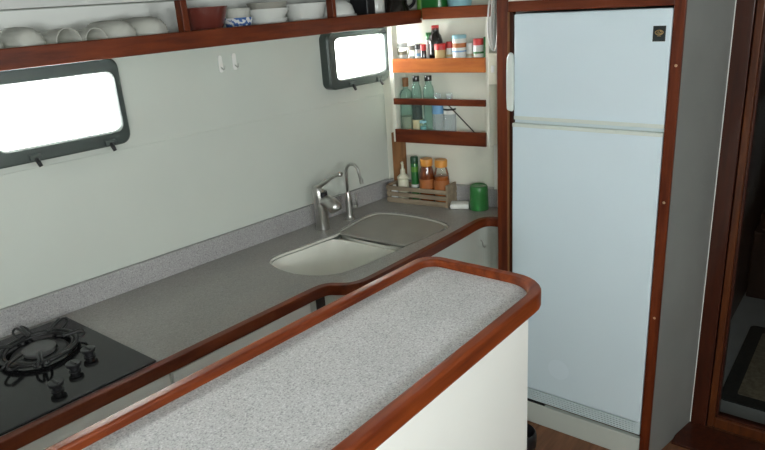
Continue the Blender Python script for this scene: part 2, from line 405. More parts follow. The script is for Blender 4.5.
# hob
hb_loc = (-1.85, -.12, ZC)
hob = thing('gas_hob', 'black glass gas hob let into the worktop at the near end', 'hob', hb_loc)
hp = [(-2.12,) + (H(-2.12, -.032, 0)[1],), H(-1.572, -.032, 0)[:2], I(-1.579, -.486, 0)[:2], I(-2.12, -.486, 0)[:2]]
MB().prism(hp, ZC+.0005, ZC+.0075).build('glass_top', 'hob', hob, loc=hb_loc, bevel=.003)
zt = ZC+.0075
def burner(cx, cy):
    MB().lathe([(.078, zt), (.076, zt+.004), (.058, zt+.003), (.05, zt+.001)], 36, (cx, cy, 0)).build('drip_ring', 'iron', hob, loc=hb_loc, smooth=True)
    b = MB().lathe([(.042, zt), (.042, zt+.008), (.046, zt+.010), (.046, zt+.014), (0, zt+.017)], 32, (cx, cy, 0)).build('burner', 'burner', hob, loc=hb_loc, smooth=35)
    g = MB(); zs = zt+.018
    g.tube([(cx + .104*math.cos(a), cy + .104*math.sin(a), zs-.004) for a in [2*PI*k/40 for k in range(40)]], .0065, 8, True)
    g.tube([(cx + .092*math.cos(a), cy + .092*math.sin(a), zs-.006) for a in [2*PI*k/40 for k in range(40)]], .005, 8, True)
    for deg, R in ((38, .162), (84, .165), (140, .128), (207, .138), (248, .143), (338, .128)):
        for sg in (-1, 1):
            lp = []
            for da, r, dz in ((11, .102, -.004), (8, R*.93, .001), (4.5, R, .006), (2, R*.95, .013), (2, .12, .015), (2, .085, .014), (2, .068, .012)):
                a = math.radians(deg + sg*da); lp.append((cx + r*math.cos(a), cy + r*math.sin(a), zs+dz))
            g.tube(smooth_path(lp, 2), .0038, 8)
        a = math.radians(deg); g.tube([(cx + .1*math.cos(a), cy + .1*math.sin(a), zs), (cx + .1*math.cos(a), cy + .1*math.sin(a), zt)], .004, 8)
    g.build('pan_support', 'iron', hob, loc=hb_loc, smooth=True)
burner(-1.738, -.010)
for kx, ky in ((-1.671, -.168), (-1.737, -.208), (-1.815, -.262)):
    k = MB().lathe([(.016, zt), (.016, zt+.003), (.0125, zt+.004), (.0125, zt+.015), (.0195, zt+.017), (.0205, zt+.024), (.019, zt+.026), (0, zt+.0262)], 28, (kx, ky, 0)).build('knob', 'black', hob, loc=hb_loc, smooth=35)
    MB().box(kx-.003, kx+.003, ky-.0155, ky+.0155, zt+.025, zt+.029).build('knob_grip', 'black', k, loc=hb_loc, bevel=.0015)

# mixer tap
fx, fy = -.507, -.0204
ft = thing('mixer_tap', 'chunky brushed nickel mixer tap with side lever behind the open sink bowl', 'tap', (fx, fy, ZC+.0006))
MB().loft([[( .029*s*math.cos(a) + dx, .029*s*math.sin(a) + dy, z) for a in [2*PI*k/24 for k in range(24)]] for s, dx, dy, z in
    ((1.08, 0, 0, 0), (1.08, 0, 0, .004), (1., 0, 0, .006), (.98, 0, 0, .08), (.95, -.002, .002, .13), (.85, -.004, .004, .165), (.62, -.006, .006, .187), (.25, -.006, .006, .194))], cap0=True).build('body', 'steel', ft, smooth=40)
MB().tube([(0, -.004, .112), (.001, -.022, .124), (.002, -.042, .127), (.003, -.060, .120), (.003, -.074, .107), (.003, -.083, .093), (.003, -.086, .088)], [.020, .0225, .026, .029, .0305, .029, .022], 20).build('spout', 'steel', ft, smooth=50)
MB().loft([[( .020*math.cos(a) + .004, .020*math.sin(a)*.8 - .016, z) for a in [2*PI*k/16 for k in range(16)]] for z in (.14, .165)], cap0=True).build('cartridge', 'black', ft, smooth=40)
lv = smooth_path([(-.010, .012, .176), (-.004, -.012, .194), (.004, -.045, .216), (.008, -.08, .238), (.010, -.105, .250), (.010, -.122, .251)], 2)
MB().tube(lv, [.017 - .008*min(1, i/(len(lv)*.5)) + (.003 if i > len(lv)*.75 else 0) for i in range(len(lv))], 12, flat=.85).build('lever', 'steel', ft, smooth=True)

# filter tap
gx, gy = -.358, -.048
gt = thing('filter_tap', 'slim gooseneck filter tap in brushed nickel beside the mixer tap', 'tap', (gx, gy, ZC+.0006))
MB().lathe([(0, 0), (.024, 0), (.024, .004), (.018, .010), (.016, .02), (.015, .085), (.011, .11), (.007, .125), (0, .125)], 24).build('base', 'steel', gt, smooth=40)
gp_ = [(0, 0, .12), (0, 0, .20)]
for k in range(13):
    a = PI*k/12; gp_.append((.004*(1-math.cos(a)), -.033*(1-math.cos(a)), .215 + .038*math.sin(a)))
gp_ += [(.01, -.068, .20), (.011, -.071, .185)]
MB().tube(gp_, .0062, 12).build('gooseneck', 'steel', gt, smooth=True)
MB().tube([(.011, -.0705, .190), (.012, -.0735, .168)], [.0085, .0085], 12).build('nozzle', 'steel', gt, smooth=40)
lvr = MB().tube([(.012, -.012, .055), (.022, -.03, .055)], .008, 10); lvr.build('lever_hub', 'steel', gt, smooth=40)
MB().tube([(.021, -.028, .055), (.021, -.029, .085), (.018, -.028, .112)], [.006, .005, .0035], 10).build('lever', 'steel', gt, smooth=True)

# ---------------------------------------------------------------- island
ZI = 1.08
X0, X1, YL, YR, RC = -3.05, -.860, -.868, -1.306, .066
def isl(i):
    a = [(X0, YL-i)]
    r = RC - i*.6; r2 = .125 - i*.8
    for k in range(9):
        t = math.radians(90 - 90*k/8); a.append((X1-i-r + r*math.cos(t), YL-i-r + r*math.sin(t)))
    for k in range(9):
        t = math.radians(-90*k/8); a.append((X1-i-r2 + r2*math.cos(t), YR+i+r2 + r2*math.sin(t)))
    return a + [(X0, YR-.105+i)]
il = I(-1.9, -1.08, 0)
isd = thing('island_counter', 'narrow kitchen island with pale speckled top and raised mahogany rim', 'kitchen island', il)
o_, i_ = isl(0), isl(.033)
MB().prism(i_[0:1] and (o_ + i_[::-1]), 1.030, ZI, I).build('edge_trim', 'wood_i_lit', isd, loc=il, bevel=.008)
MB().prism(isl(.030), 1.034, 1.058, I).build('stone_top', 'white_stone', isd, loc=il)
MB().prism([(X0, -.915), (-.922, -.915), (-.922, -1.252), (X0, -1.36)], .08, 1.034, I).build('base_panel', 'white', isd, loc=il, bevel=.002)
MB().box(X0, -.96, -1.23, -.94, 0, .08, I).build('toe_kick', 'dark', isd, loc=il)

# black bin behind the island end
bk = thing('bin', 'small black rounded bin on the floor behind the island end panel', 'bin', (-.300, -.860, 0))
MB().lathe([(0, 0), (.052, 0), (.062, .012), (.064, .06), (.062, .075), (.056, .082), (.054, .075), (.05, .02), (0, .018)], 28).build('body', 'black', bk, smooth=40)

# ---------------------------------------------------------------- fridge
YF0, YF1 = -.727, -1.291
fl_ = (0.15, -1.0, .10)
fr = thing('fridge', 'tall pale blue white fridge with freezer on top, set in a mahogany frame', 'fridge', fl_)
MB().box(-.082, .45, -1.285, -.733, .11, 1.755).build('body', 'fridge', fr, loc=fl_)
fz = MB().box(XF, -.084, -1.2915, -.7335, 1.3735, 1.757).build('freezer_door', 'fridge', fr, loc=fl_, bevel=.006)
fd = MB().box(XF, -.084, -1.290, YF0, .177, 1.350).build('fridge_door', 'fridge', fr, loc=fl_, bevel=.006)
MB().box(XF-.0015, -.10, -1.291, -.7345, 1.366, 1.380).build('door_strip', 'fridge_trim', fz, loc=fl_, bevel=.001)
MB().box(XF-.0015, -.10, -1.290, -.728, 1.337, 1.351).build('door_strip', 'fridge_trim', fd, loc=fl_, bevel=.001)
MB().box(-.108, -.085, -1.289, -.73, 1.349, 1.375).build('seam_gasket', 'grille', fr, loc=fl_)
hpts = [(-.712, 1.404), (-.736, 1.398), (-.739, 1.45), (-.738, 1.57), (-.736, 1.615), (-.722, 1.622), (-.712, 1.60), (-.7095, 1.55), (-.7095, 1.45)]
hd = MB().prism(hpts, XF-.020, XF-.002, axis='x').build('handle', 'fridge_trim', fz, loc=fl_, bevel=.006)
# badge with emblem
MB().box(XF-.0025, XF+.001, -1.2745, -1.2345, 1.653, 1.7025).build('badge', 'badge', fz, loc=fl_, bevel=.0008)
em = MB(); cy_, cz_ = -1.2545, 1.6815
em.tube([(XF-.003, cy_ + .0125*math.cos(a), cz_ + .0075*math.sin(a)) for a in [2*PI*k/24 for k in range(24)]], .0011, 6, True)
em.tube([(XF-.003, cy_ - .004 + .004*math.cos(a), cz_ + .005*math.sin(a)) for a in [PI*(.3 + 1.5*k/12) for k in range(13)]], .0010, 6)
em.tube([(XF-.003, cy_ - .0055 - .001*0 + .0035*math.cos(a), cz_ + .004*math.sin(a)) for a in [PI*(-.9 + 1.5*k/12) for k in range(13)]], .0009, 6)
em.tube([(XF-.003, cy_ + .002, cz_ - .005), (XF-.003, cy_ + .003, cz_ + .005), (XF-.003, cy_ + .0065, cz_ + .002), (XF-.003, cy_ + .0065, cz_ - .005)], .0009, 6)
em.tube([(XF-.003, cy_ - .006, cz_ - .011), (XF-.003, cy_ + .006, cz_ - .011)], .0006, 6)
em.build('badge_emblem', 'gold', fz, loc=fl_)
MB().lathe([(0, -.0004), (.046, -.0004), (.046, .001)], 36, (XF, -.944, .312), Matrix.Rotation(PI/2, 3, 'Y')).build('worn_patch', 'fridge_mark', fd, loc=fl_)
gr = MB().box(-.112, -.086, -1.288, -.728, .122, .176).build('vent_grille', 'grille_back', fr, loc=fl_)
for k in range(5): MB().box(XF+.004, -.108, -1.268, -.73, .1275 + k*.0092, .1338 + k*.0092).build('slat', 'grille', gr, loc=fl_)
MB().box(XF+.003, -.108, -1.290, -1.269, .122, .176).build('grille_end', 'grille', gr, loc=fl_, bevel=.001)
MB().box(XF+.002, -.108, -1.290, -.728, .1215, .1255).build('grille_sill', 'grille', gr, loc=fl_)
MB().box(-.115, -.095, -.88, -.73, .100, .119).build('black_block', 'black', fr, loc=fl_)  # black block filling the opening under the left of the grille

# ---------------------------------------------------------------- glazed door and what lies beyond it
XD = .2325
dw = thing('door_1', None, None, (XD, -1.8, 0), kind='structure'); dl = (XD, -1.8, 0)
j = MB().box(XD, XD+.06, -1.467, -1.405, 0, 2.06).build('door_frame', 'doorw', dw, loc=dl, bevel=.004)
screw(j, XD-.0003, -1.4244, 1.015)
MB().box(XD, XD+.06, -2.42, -2.36, 0, 2.06).build('door_frame', 'doorw', dw, loc=dl, bevel=.004)
MB().box(XD+.006, XD+.05, -1.497, -1.470, .012, 2.04).build('stile', 'stile', dw, loc=dl, bevel=.004)
MB().box(XD+.006, XD+.05, -2.357, -2.27, .012, 2.04).build('stile', 'stile', dw, loc=dl, bevel=.004)
MB().box(XD+.006, XD+.05, -2.27, -1.497, .012, .062).build('bottom_rail', 'stile', dw, loc=dl, bevel=.004)
MB().box(XD+.014, XD+.05, -2.27, -1.497, .062, .072).build('glazing_bead', 'doorw', dw, loc=dl, bevel=.002)
MB().box(XD+.014, XD+.05, -1.507, -1.497, .062, 2.0).build('glazing_bead', 'doorw', dw, loc=dl, bevel=.002)
MB().box(XD+.006, XD+.05, -2.27, -1.497, 1.96, 2.04).build('top_rail', 'stile', dw, loc=dl, bevel=.004)
MB().box(XD+.026, XD+.031, -2.27, -1.50, .065, 1.965).build('glass_pane', 'doorpane', dw, loc=dl)
struct(MB().box(.05, XD, -2.36, -1.375, -.001, .012).build('trim_8', 'doorw', bevel=.003))
struct(MB().box(XD-.001, XD+.02, -1.4065, -1.4025, 0, 2.05).build('trim_10', 'white'))
struct(MB().box(XD, XD+.06, -2.82, -2.42, 0, 2.06).build('wall_door', 'white'))
struct(MB().box(XD+.03, 2.6, -3.4, -1.2, -.05, .0012).build('floor_cabin', 'carpet'))
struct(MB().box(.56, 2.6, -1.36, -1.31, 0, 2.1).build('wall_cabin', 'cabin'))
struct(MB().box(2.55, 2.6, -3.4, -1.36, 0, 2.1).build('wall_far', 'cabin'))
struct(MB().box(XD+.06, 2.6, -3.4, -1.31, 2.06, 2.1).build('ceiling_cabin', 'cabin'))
rg = thing('rug', 'tan rug with a wide dark border on the pale floor behind the glazed door', 'rug', (1.0, -1.85, .0012))
MB().prism(rrect(-.515, .30, -.42, .385, .03), .0002, .007).build('rug_border', 'rugd', rg)
MB().prism(rrect(-.44, .225, -.345, .32, .01), .0065, .009).build('rug_field', 'rugt', rg)
st = thing('settee', 'dark settee with a maroon cushion in the dim cabin behind the glazed door', 'settee', (1.95, -1.7, .0012))
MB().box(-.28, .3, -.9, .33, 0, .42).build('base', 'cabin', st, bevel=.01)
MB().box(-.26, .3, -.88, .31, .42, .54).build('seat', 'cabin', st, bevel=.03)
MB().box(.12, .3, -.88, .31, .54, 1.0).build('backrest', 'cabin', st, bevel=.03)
cu = MB().box(-.1, .02, -.17, .17, -.16, .16); cu = cu.build('cushion', 'maroon', bevel=.05)
cu.location = (1.99, -1.62, .74); cu.rotation_euler = (0, .25, .1)
tag(cu, 'maroon cushion on the dark settee behind the glazed door', 'cushion')

# ---------------------------------------------------------------- long open shelf on the hull side
ZL, ZU = 1.2268, 1.5383
ZS = 1.7445; ZB = ZS + .0008
sl = H(-1.2, -.12, 1.73)
sh = thing('open_shelf', 'long mahogany fronted open shelf of crockery above the hull windows', 'shelf', sl)
MB().prism([H(-2.9, -.2605, 0)[:2], H(-.028, -.2605, 0)[:2], H(-.028, -.246, 0)[:2], H(-2.9, -.246, 0)[:2]], 1.7318, 1.7862).build('fiddle_rail', 'wood_x', sh, loc=sl, bevel=.003)
MB().box(-.088, -.074, -.571, -.272, 1.7455, 1.792, E).build('fiddle_rail', 'rail_end', sh, loc=sl, bevel=.003)
MB().box(-2.9, -.03, -.245, .0165, 1.7335, ZS, H).build('shelf_board', 'white', sh, loc=sl)
MB().box(-.073, .029, -.56, -.03, 1.7465, ZS+.005, E).build('shelf_board', 'white', sh, loc=sl)
for dx, w in ((-1.117, .022), (-.500, .018)): MB().box(dx-w/2, dx+w/2, -.243, -.212, ZS, 1.879, H).build('divider', 'wood_z', sh, loc=sl, bevel=.002)

# tumblers lying on their sides, mouths to the room
def tumbler(x, r, length, lab, kind, dirx=0., off=-.215):
    c = H(x, off, ZB + r*1.04)
    t_ = thing('drinking_glass', lab, 'glass', c, aH + dirx, 'glasses lying on the open shelf')
    R = Matrix.Rotation(-PI/2, 3, 'X')         # lathe axis z -> +y : towards the hull
    if kind == 'plain': prof = [(r, 0), (r*.99, length*.3), (r*.86, length-.006), (r*.82, length), (0, length), (0, length-.008), (r*.80, length-.010), (r*.94, length*.3), (r*.955, .0015), (r, 0)]
    elif kind == 'round': prof = [(0, 0), (r*.45, .001), (r*.62, .006), (r*.88, .022), (r, .05), (r*.99, length*.7), (r*.9, length), (r*.86, length), (r*.95, length*.7), (r*.96, .05), (r*.8, .028), (0, .012)]
    else: prof = [(0, 0), (r*.55, .0), (r*.8, .010), (r*.97, .034), (r, .07), (r*.95, length), (r*.9, length), (r*.95, .07), (r*.7, .02), (0, .012)]
    b = MB().lathe(prof, 36, rot=R); 
    if kind != 'plain':
        for v in b.bm.verts:
            a = math.atan2(v.co.z, v.co.x); rr = math.hypot(v.co.x, v.co.z); f = 1 + (.03*math.cos(18*a) if kind == 'round' else .035*math.sin(9*a + 140*v.co.y))
            v.co.x *= f; v.co.z *= f
    b.build('glass_body', 'tumbler', t_, smooth=50)
    if kind == 'plain': MB().tube([(r*.985*math.cos(a), 0, r*.985*math.sin(a)) for a in [2*PI*k/36 for k in range(36)]], .0016, 6, True).build('rim', 'tumbler', t_, smooth=True)
    return t_
tumbler(-1.660, .037, .11, 'ribbed clear glass at the near end of the shelf, cut off by the picture edge', 'round')
tumbler(-1.558, .044, .13, 'textured pinkish clear glass lying near the picture edge on the shelf', 'knob', .15)
tumbler(-1.466, .0385, .13, 'plain clear tumbler on its side, mouth forward, beside the textured glass', 'plain', .2)
tumbler(-1.389, .0355, .13, 'plain clear tumbler on its side between another tumbler and the ribbed glass', 'plain', .2)
tumbler(-1.281, .0435, .14, 'large ribbed glass lying beside the plain tumblers, domed base forward', 'round', .45)
tumbler(-1.178, .045, .14, 'large ribbed glass lying against the first shelf divider', 'round', .45)

# bowls
def dish(name, lab, cat, x, off, z, prof, m, n=36, grp=None):
    o = thing(name, lab, cat, H(x, off, z), 0, grp)
    MB().lathe(prof, n).build('bowl', m, o, smooth=50); return o
def bowlprof(r, h, foot, wall=.004, curve=.6):
    P = [(0, .004), (foot, .004), (foot, 0), (foot+.003, 0)]
    for k in range(1, 8):
        t = k/7; P.append((foot + (r-foot)*t**curve, .006 + (h-.006)*t))
    for k in range(7, -1, -1):
        t = k/7; P.append((max(0.001, (foot + (r-foot)*t**curve) - wall), .006 + (h-.006)*t + (.004 if k < 7 else 0)))
    return P + [(0, .010)]
dish('serving_bowl', 'dark red glazed bowl beside the first shelf divider', 'bowl', -.972, -.13, ZB, bowlprof(.082, .108, .035), 'redbowl')
bb = dish('rice_bowl', 'small blue and white patterned bowl between the red bowl and the stack', 'bowl', -.838, -.13, ZB, bowlprof(.052, .066, .028), 'blue_white')
dish('glass_bowl', 'clear glass bowl nested in the blue and white bowl', 'bowl', -.838, -.13, ZB+.012, bowlprof(.046, .085, .018, .0025, .35), 'tumbler')
dish('stacked_bowl', 'lowest white bowl of the stack on the shelf', 'bowl', -.712, -.13, ZB, bowlprof(.074, .055, .038), 'china', grp='stacked bowls on the open shelf')
dish('stacked_bowl', 'wide white bowl in the middle of the stack, with a small lug handle', 'bowl', -.712, -.13, ZB+.027, bowlprof(.080, .062, .038), 'china', grp='stacked bowls on the open shelf')
lug = [o for o in COL.objects if o.name.startswith('stacked_bowl')][-1]
MB().prism(rrect(.076, .100, -.014, .014, .006), .045, .051).build('handle', 'grey_china', lug, bevel=.002)
dish('stacked_bowl', 'grey bowl on top of the stack of white bowls', 'bowl', -.709, -.13, ZB+.068, bowlprof(.074, .042, .05), 'grey_china', grp='stacked bowls on the open shelf')
dish('mixing_bowl', 'wide plain white bowl beside the second shelf divider', 'bowl', -.533, -.125, ZB, bowlprof(.085, .098, .045), 'china')
o = thing('lidded_dish', 'white domed dish with a wide lower rim just past the second shelf divider', 'dish', H(-.372, -.13, ZB))
MB().lathe([(0, 0), (.045, 0), (.074, .02), (.077, .045), (.074, .047), (.07, .04), (0, .04)], 32).build('dish', 'china', o, smooth=45)
MB().lathe([(.068, .047), (.068, .054), (.06, .08), (.04, .098), (.012, .104), (0, .104)], 32).build('lid', 'china', o, smooth=45)
o = thing('storage_box', 'dark blue black upright box between the white dish and the white canister', 'box', H(-.232, -.13, ZB), aH)
MB().box(-.024, .024, -.05, .05, 0, .13).build('body', 'black', o, bevel=.004)
MB().box(-.025, .025, -.051, .051, .115, .134).build('lid', 'black', o, bevel=.004)
o = thing('canister', 'white rounded canister next to the black coffee pot on the shelf', 'canister', H(-.155, -.13, ZB))
MB().lathe([(0, 0), (.034, 0), (.038, .006), (.038, .10), (.034, .112)], 28).build('body', 'china', o, smooth=40)
MB().lathe([(.0345, .110), (.039, .112), (.039, .128), (.03, .132), (0, .132)], 28).build('lid', 'china', o, smooth=40)
o = thing('coffee_pot', 'glossy black coffee pot in the corner of the shelf', 'coffee pot', H(-.045, -.14, ZB+.006), -.4)
MB().lathe([(0, 0), (.058, 0), (.06, .008), (.06, .045), (.05, .06), (.046, .12), (.05, .125), (0, .13)], 32).build('body', 'sauce', o, smooth=35)
MB().tube(smooth_path([(.045, -.01, .115), (.085, -.015, .11), (.088, -.015, .06), (.055, -.01, .04)], 2), .007, 10).build('handle', 'black', o, smooth=True)
MB().lathe([(0, .128), (.01, .128), (.012, .14), (0, .144)], 16).build('lid_knob', 'black', o, smooth=True)
o = thing('plastic_tub', 'dark green plastic tub on the end shelf above the spice rack', 'tub', E(-.02, -.288, ZB+.006))
MB().prism(rrect(-.042, .040, -.062, .062, .03), 0, .12).build('body', 'green_d', o, bevel=.004)
MB().prism(rrect(-.044, .042, .030, .064, .015), .002, .118).build('side_panel', 'green_l', o, bevel=.004)
o = thing('pudding_basin', 'white basin with a light blue side at the fridge end of the shelf', 'basin', E(-.02, -.405, ZB+.005))
MB().lathe(bowlprof(.050, .075, .03), 32).build('bowl', 'china', o, smooth=50)
MB().lathe([(.0395, .012), (.047, .035), (.052, .07), (.053, .075), (.051, .078)], 32).build('outer_band', 'cyan', o, smooth=50)

# ---------------------------------------------------------------- spice cabinet on the end wall
cl_ = E(-.02, -.33, 1.214)
sp = thing('spice_cabinet', 'open white wall cabinet with two mahogany fronted shelves of jars and bottles', 'wall cabinet', cl_)
MB().box(-.078, -.066, -.117, -.098, 1.214, 1.733, E).build('front_stile', 'end', sp, loc=cl_, bevel=.0015)
MB().box(-.066, -.030, -.112, -.1005, ZU, 1.733, E).build('side_panel', 'end', sp, loc=cl_, bevel=.0015)  # short left panel added to hold back part of the window light
MB().box(-.066, .018, -.112, -.1005, ZL, 1.525, E).build('side_panel', 'end', sp, loc=cl_, bevel=.0015)  # lower left panel, also added to block window light
MB().box(-.078, .0295, -.5595, -.5455, 1.214, 1.733, E).build('side_panel', 'end', sp, loc=cl_, bevel=.0015)
MB().box(.018, .0295, -.5455, -.03, 1.214, 1.733, E).build('back_panel', 'end', sp, loc=cl_)
MB().box(-.066, .018, -.5455, -.100, 1.214, ZL-.0008, E).build('shelf_board', 'end', sp, loc=cl_)
MB().box(-.066, .018, -.5455, -.100, 1.5255, ZU-.0008, E).build('shelf_board', 'end', sp, loc=cl_)
MB().box(-.086, -.072, -.5455, -.117, 1.5265, 1.5865, E).build('shelf_lip', 'lip_lit', sp, loc=cl_, bevel=.002)
MB().box(-.086, -.072, -.5455, -.112, 1.2145, 1.275, E).build('shelf_lip', 'wood_y', sp, loc=cl_, bevel=.002)
MB().box(-.086, -.0755, -.5455, -.112, 1.386, 1.414, E).build('guard_rail', 'wood_y', sp, loc=cl_, bevel=.002)

def jar(name, lab, cat, y, r, h, body, cap, ch, z=ZU, o=-.040, shoulder=0., neck=None, label=None, content=None, grp='jars and bottles on the spice shelf', capr=None, n=24):
    """a jar or bottle: body with optional shoulder and neck, a cap, a paper label band, contents"""
    t_ = thing(name, lab, cat, E(o, y, z), 0, grp)
    nk = neck or r*.9
    zt_ = h - ch
    P = [(0, 0), (r*.92, 0), (r, .004)]
    if shoulder: P += [(r, zt_-shoulder), (r*.93, zt_-shoulder*.8), (r*.6 + nk*.4, zt_-shoulder*.5), (nk*1.08, zt_-shoulder*.3), (nk, zt_-.002), (nk, zt_+ch*.4)]
    else: P += [(r, zt_-.006), (nk, zt_-.001), (nk, zt_+.002)]
    P += [(0, P[-1][1])]
    MB().lathe(P, n).build('body', body, t_, smooth=45)
    cr = capr or nk*1.12
    MB().lathe([(0, zt_), (cr, zt_), (cr, h-.003), (cr*.94, h), (0, h)], n).build('cap', cap, t_, smooth=35)
    if content:
        m, top = content; MB().lathe([(0, .003), (r*.9, .003), (r*.9, top), (0, top)], n).build('contents', m, t_, smooth=35)
    if label:
        m, a, b = label[:3]; MB().lathe([(r*.99, a), (r*1.015, a), (r*1.015, b), (r*.99, b)], n).build('label_band', m, t_, smooth=35)
        if len(label) > 3: m, a, b = label[3:]; MB().lathe([(r*1.0, a), (r*1.025, a), (r*1.025, b), (r*1.0, b)], n).build('label_stripe', m, t_, smooth=35)
    return t_
jar('spice_jar', 'clear jar of tan spice with whitish lid at the window end of the spice shelf', 'jar', -.141, .0225, .112, 'jar', 'label_w', .02, content=('tan', .075), label=('label_w', .035, .062))
jar('spice_jar', 'slim clear jar with a grey lid next to the tan spice jar', 'jar', -.185, .0165, .098, 'jar', 'grey_china', .018, content=('label_w', .055))
jar('spice_bottle', 'small pale blue labelled bottle with a black cap in front of the green cap', 'bottle', -.222, .0155, .106, 'label_w', 'black', .022, o=-.045, label=('label_b', .055, .068))
jar('sauce_bottle', 'slim clear bottle with a green cap behind the small bottles', 'bottle', -.247, .0135, .150, 'label_w', 'green_d', .03, o=-.003, capr=.013, neck=.011)
jar('spice_bottle', 'very small dark bottle with a red cap just before the tall black bottle', 'bottle', -.250, .0125, .104, 'sauce', 'red', .025, o=-.052)
jar('sauce_bottle', 'tall black sauce bottle with a red cap on the spice shelf', 'bottle', -.293, .031, .180, 'sauce', 'red', .018, shoulder=.05, neck=.016, o=-.025, capr=.016)
jar('spice_jar', 'squat red lidded jar of mustard coloured spice before the tall black bottle', 'jar', -.326, .0235, .106, 'mustard', 'red', .026, o=-.046, capr=.0255)
jar('spice_jar', 'narrow red lidded white jar between the mustard jar and the blue lidded tub', 'jar', -.366, .0145, .112, 'label_w', 'red', .026, label=('mustard', .05, .06))
jar('spice_tub', 'broad white tub with a light blue lid and printed brown band', 'tub', -.410, .030, .138, 'label_w', 'cyan', .014, label=('label_o', .088, .106, 'label_b', .07, .076), capr=.0305)
jar('spice_jar', 'narrow white capped jar between the blue lidded tub and the last red lid', 'jar', -.457, .0145, .104, 'label_w', 'plastic', .024, label=('tan', .05, .062))
jar('spice_jar', 'red lidded spice jar with a white and green label near the fridge end', 'jar', -.496, .0225, .122, 'label_w', 'red', .026, label=('green_d', .062, .070), capr=.0225)
o = thing('spice_packet', 'thin green packet at the fridge end of the spice shelf', 'packet', E(-.03, -.5315, ZU), 0, 'jars and bottles on the spice shelf')
MB().box(-.025, .02, -.008, .008, 0, .128).build('body', 'green_d', o, bevel=.002)
G2 = 'bottles on the lower cabinet shelf'
jar('glass_bottle', 'pale green bottle with brown gold cap at the window end of the lower shelf', 'bottle', -.147, .029, .272, 'bottle', 'strip', .038, z=ZL, shoulder=.035, neck=.012, grp=G2, content=('tan', .10), capr=.014)
jar('glass_bottle', 'glass bottle with a dark cap holding dark liquid, cream label low down', 'bottle', -.200, .0235, .281, 'bottle', 'sauce', .024, z=ZL, shoulder=.050, neck=.014, grp=G2, content=('sauce', .16), label=('label_y', .03, .088), capr=.0155)
jar('glass_bottle', 'pale green glass bottle with a dark cap, the one nearer the water bottles', 'bottle', -.250, .0255, .281, 'bottle', 'sauce', .024, z=ZL, o=-.024, shoulder=.050, neck=.014, grp=G2, capr=.0165)
jar('small_cup', 'little pale green lidded pot in front of the glass bottles', 'pot', -.236, .0155, .086, 'bottle', 'cyan', .010, z=ZL, o=-.0555, grp=G2, content=('cyan', .06))
jar('water_bottle', 'clear plastic water bottle with a blue label on the lower shelf', 'bottle', -.303, .0265, .205, 'clear', 'clear', .018, z=ZL, shoulder=.055, neck=.012, grp=G2, label=('label_b', .118, .158))
jar('water_bottle', 'clear plastic water bottle with a white label by the leaning stick', 'bottle', -.358, .0275, .205, 'clear', 'clear', .018, z=ZL, shoulder=.055, neck=.012, grp=G2, label=('label_w', .118, .158, 'sauce', .135, .143))
stick = MB().tube([E(-.0712, -.352, 1.405), E(-.0688, -.497, 1.262)], .0028, 8).build('stick', 'sauce', loc=E(-.069, -.43, 1.33))
tag(stick, 'thin dark stick leaning diagonally behind the rail of the lower cabinet shelf', 'stick')

# ---------------------------------------------------------------- switch box and cable coil
sl2 = E(-.03, -.5815, 1.478)
o = thing('switch_box', 'cream switch box between the spice cabinet and the mahogany fridge post', 'switch box', sl2)
MB().box(-.088, .029, -.605, -.5605, 1.478, 1.606, E).build('housing', 'cream', o, loc=sl2, bevel=.004)
MB().box(-.093, -.087, -.600, -.5655, 1.492, 1.594, E).build('rocker_plate', 'cream', o, loc=sl2, bevel=.002)
MB().box(-.096, -.092, -.589, -.576, 1.528, 1.556, E).build('switch', 'plastic', o, loc=sl2, bevel=.001)
cb = MB(); c0 = (-.05, -.588)
for k in range(6):
    w = .008 + .0028*k
    cb.tube([E(c0[0] - .008*k + .004*math.sin(3*a), c0[1] + w*math.cos(a) + .003*(k % 2), 1.730 + (.108 + .004*(k % 3))*math.sin(a)) for a in [2*PI*i/32 for i in range(32)]], .0042, 8, True)
cb.tube(smooth_path([E(-.06, -.583, 1.625), E(-.06, -.581, 1.616), E(-.06, -.58, 1.605)], 1), .0034, 8)
o = cb.build('cable_coil', 'plastic', loc=E(-.06, -.583, 1.730), smooth=True)
tag(o, 'coil of white cable hanging above the cream switch box', 'cable')

# ---------------------------------------------------------------- things on the worktop by the end wall
o0, o1, y0, y1 = -.083, -.005, -.360, -.050
kl = E(-.04, -.19, ZC)
kr = thing('crate', 'small weathered slatted wooden crate of bottles at the end of the worktop', 'crate', kl)
zb = ZC+.0005
MB().box(o0, o1, y0, y1, zb, zb+.010, E).build('bottom_board', 'crate', kr, loc=kl)
MB().box(o0, o1, y0, y0+.010, zb+.010, zb+.105, E).build('end_board', 'crate', kr, loc=kl, bevel=.0015)
MB().box(o0, o1, y1-.010, y1, zb+.010, zb+.088, E).build('end_board', 'crate', kr, loc=kl, bevel=.0015)
for z0 in (.006, .034, .062):
    MB().box(o0-.007, o0, y0, y1, zb+z0, zb+z0+.020, E).build('slat', 'crate', kr, loc=kl, bevel=.0012)
    MB().box(o1, o1+.004, y0, y1, zb+z0, zb+z0+.020, E).build('slat', 'crate', kr, loc=kl, bevel=.0012)
zi_ = zb+.0105
def crate_thing(name, lab, cat, o, y): return thing(name, lab, cat, E(o, y, zi_), 0, 'bottles in the wooden crate')
t_ = crate_thing('soap_dispenser', 'ivory pump soap dispenser at the wall end of the wooden crate', 'soap dispenser', -.037, -.107)
MB().lathe([(0, 0), (.023, 0), (.026, .006), (.026, .092), (.022, .100), (.012, .104), (0, .104)], 24).build('body', 'soap', t_, smooth=45)
MB().lathe([(.024, .096), (.0285, .100), (.0285, .106), (.018, .116), (.012, .122), (.0115, .142), (.007, .146), (.005, .172), (0, .172)], 24).build('pump_collar', 'soap', t_, smooth=35)
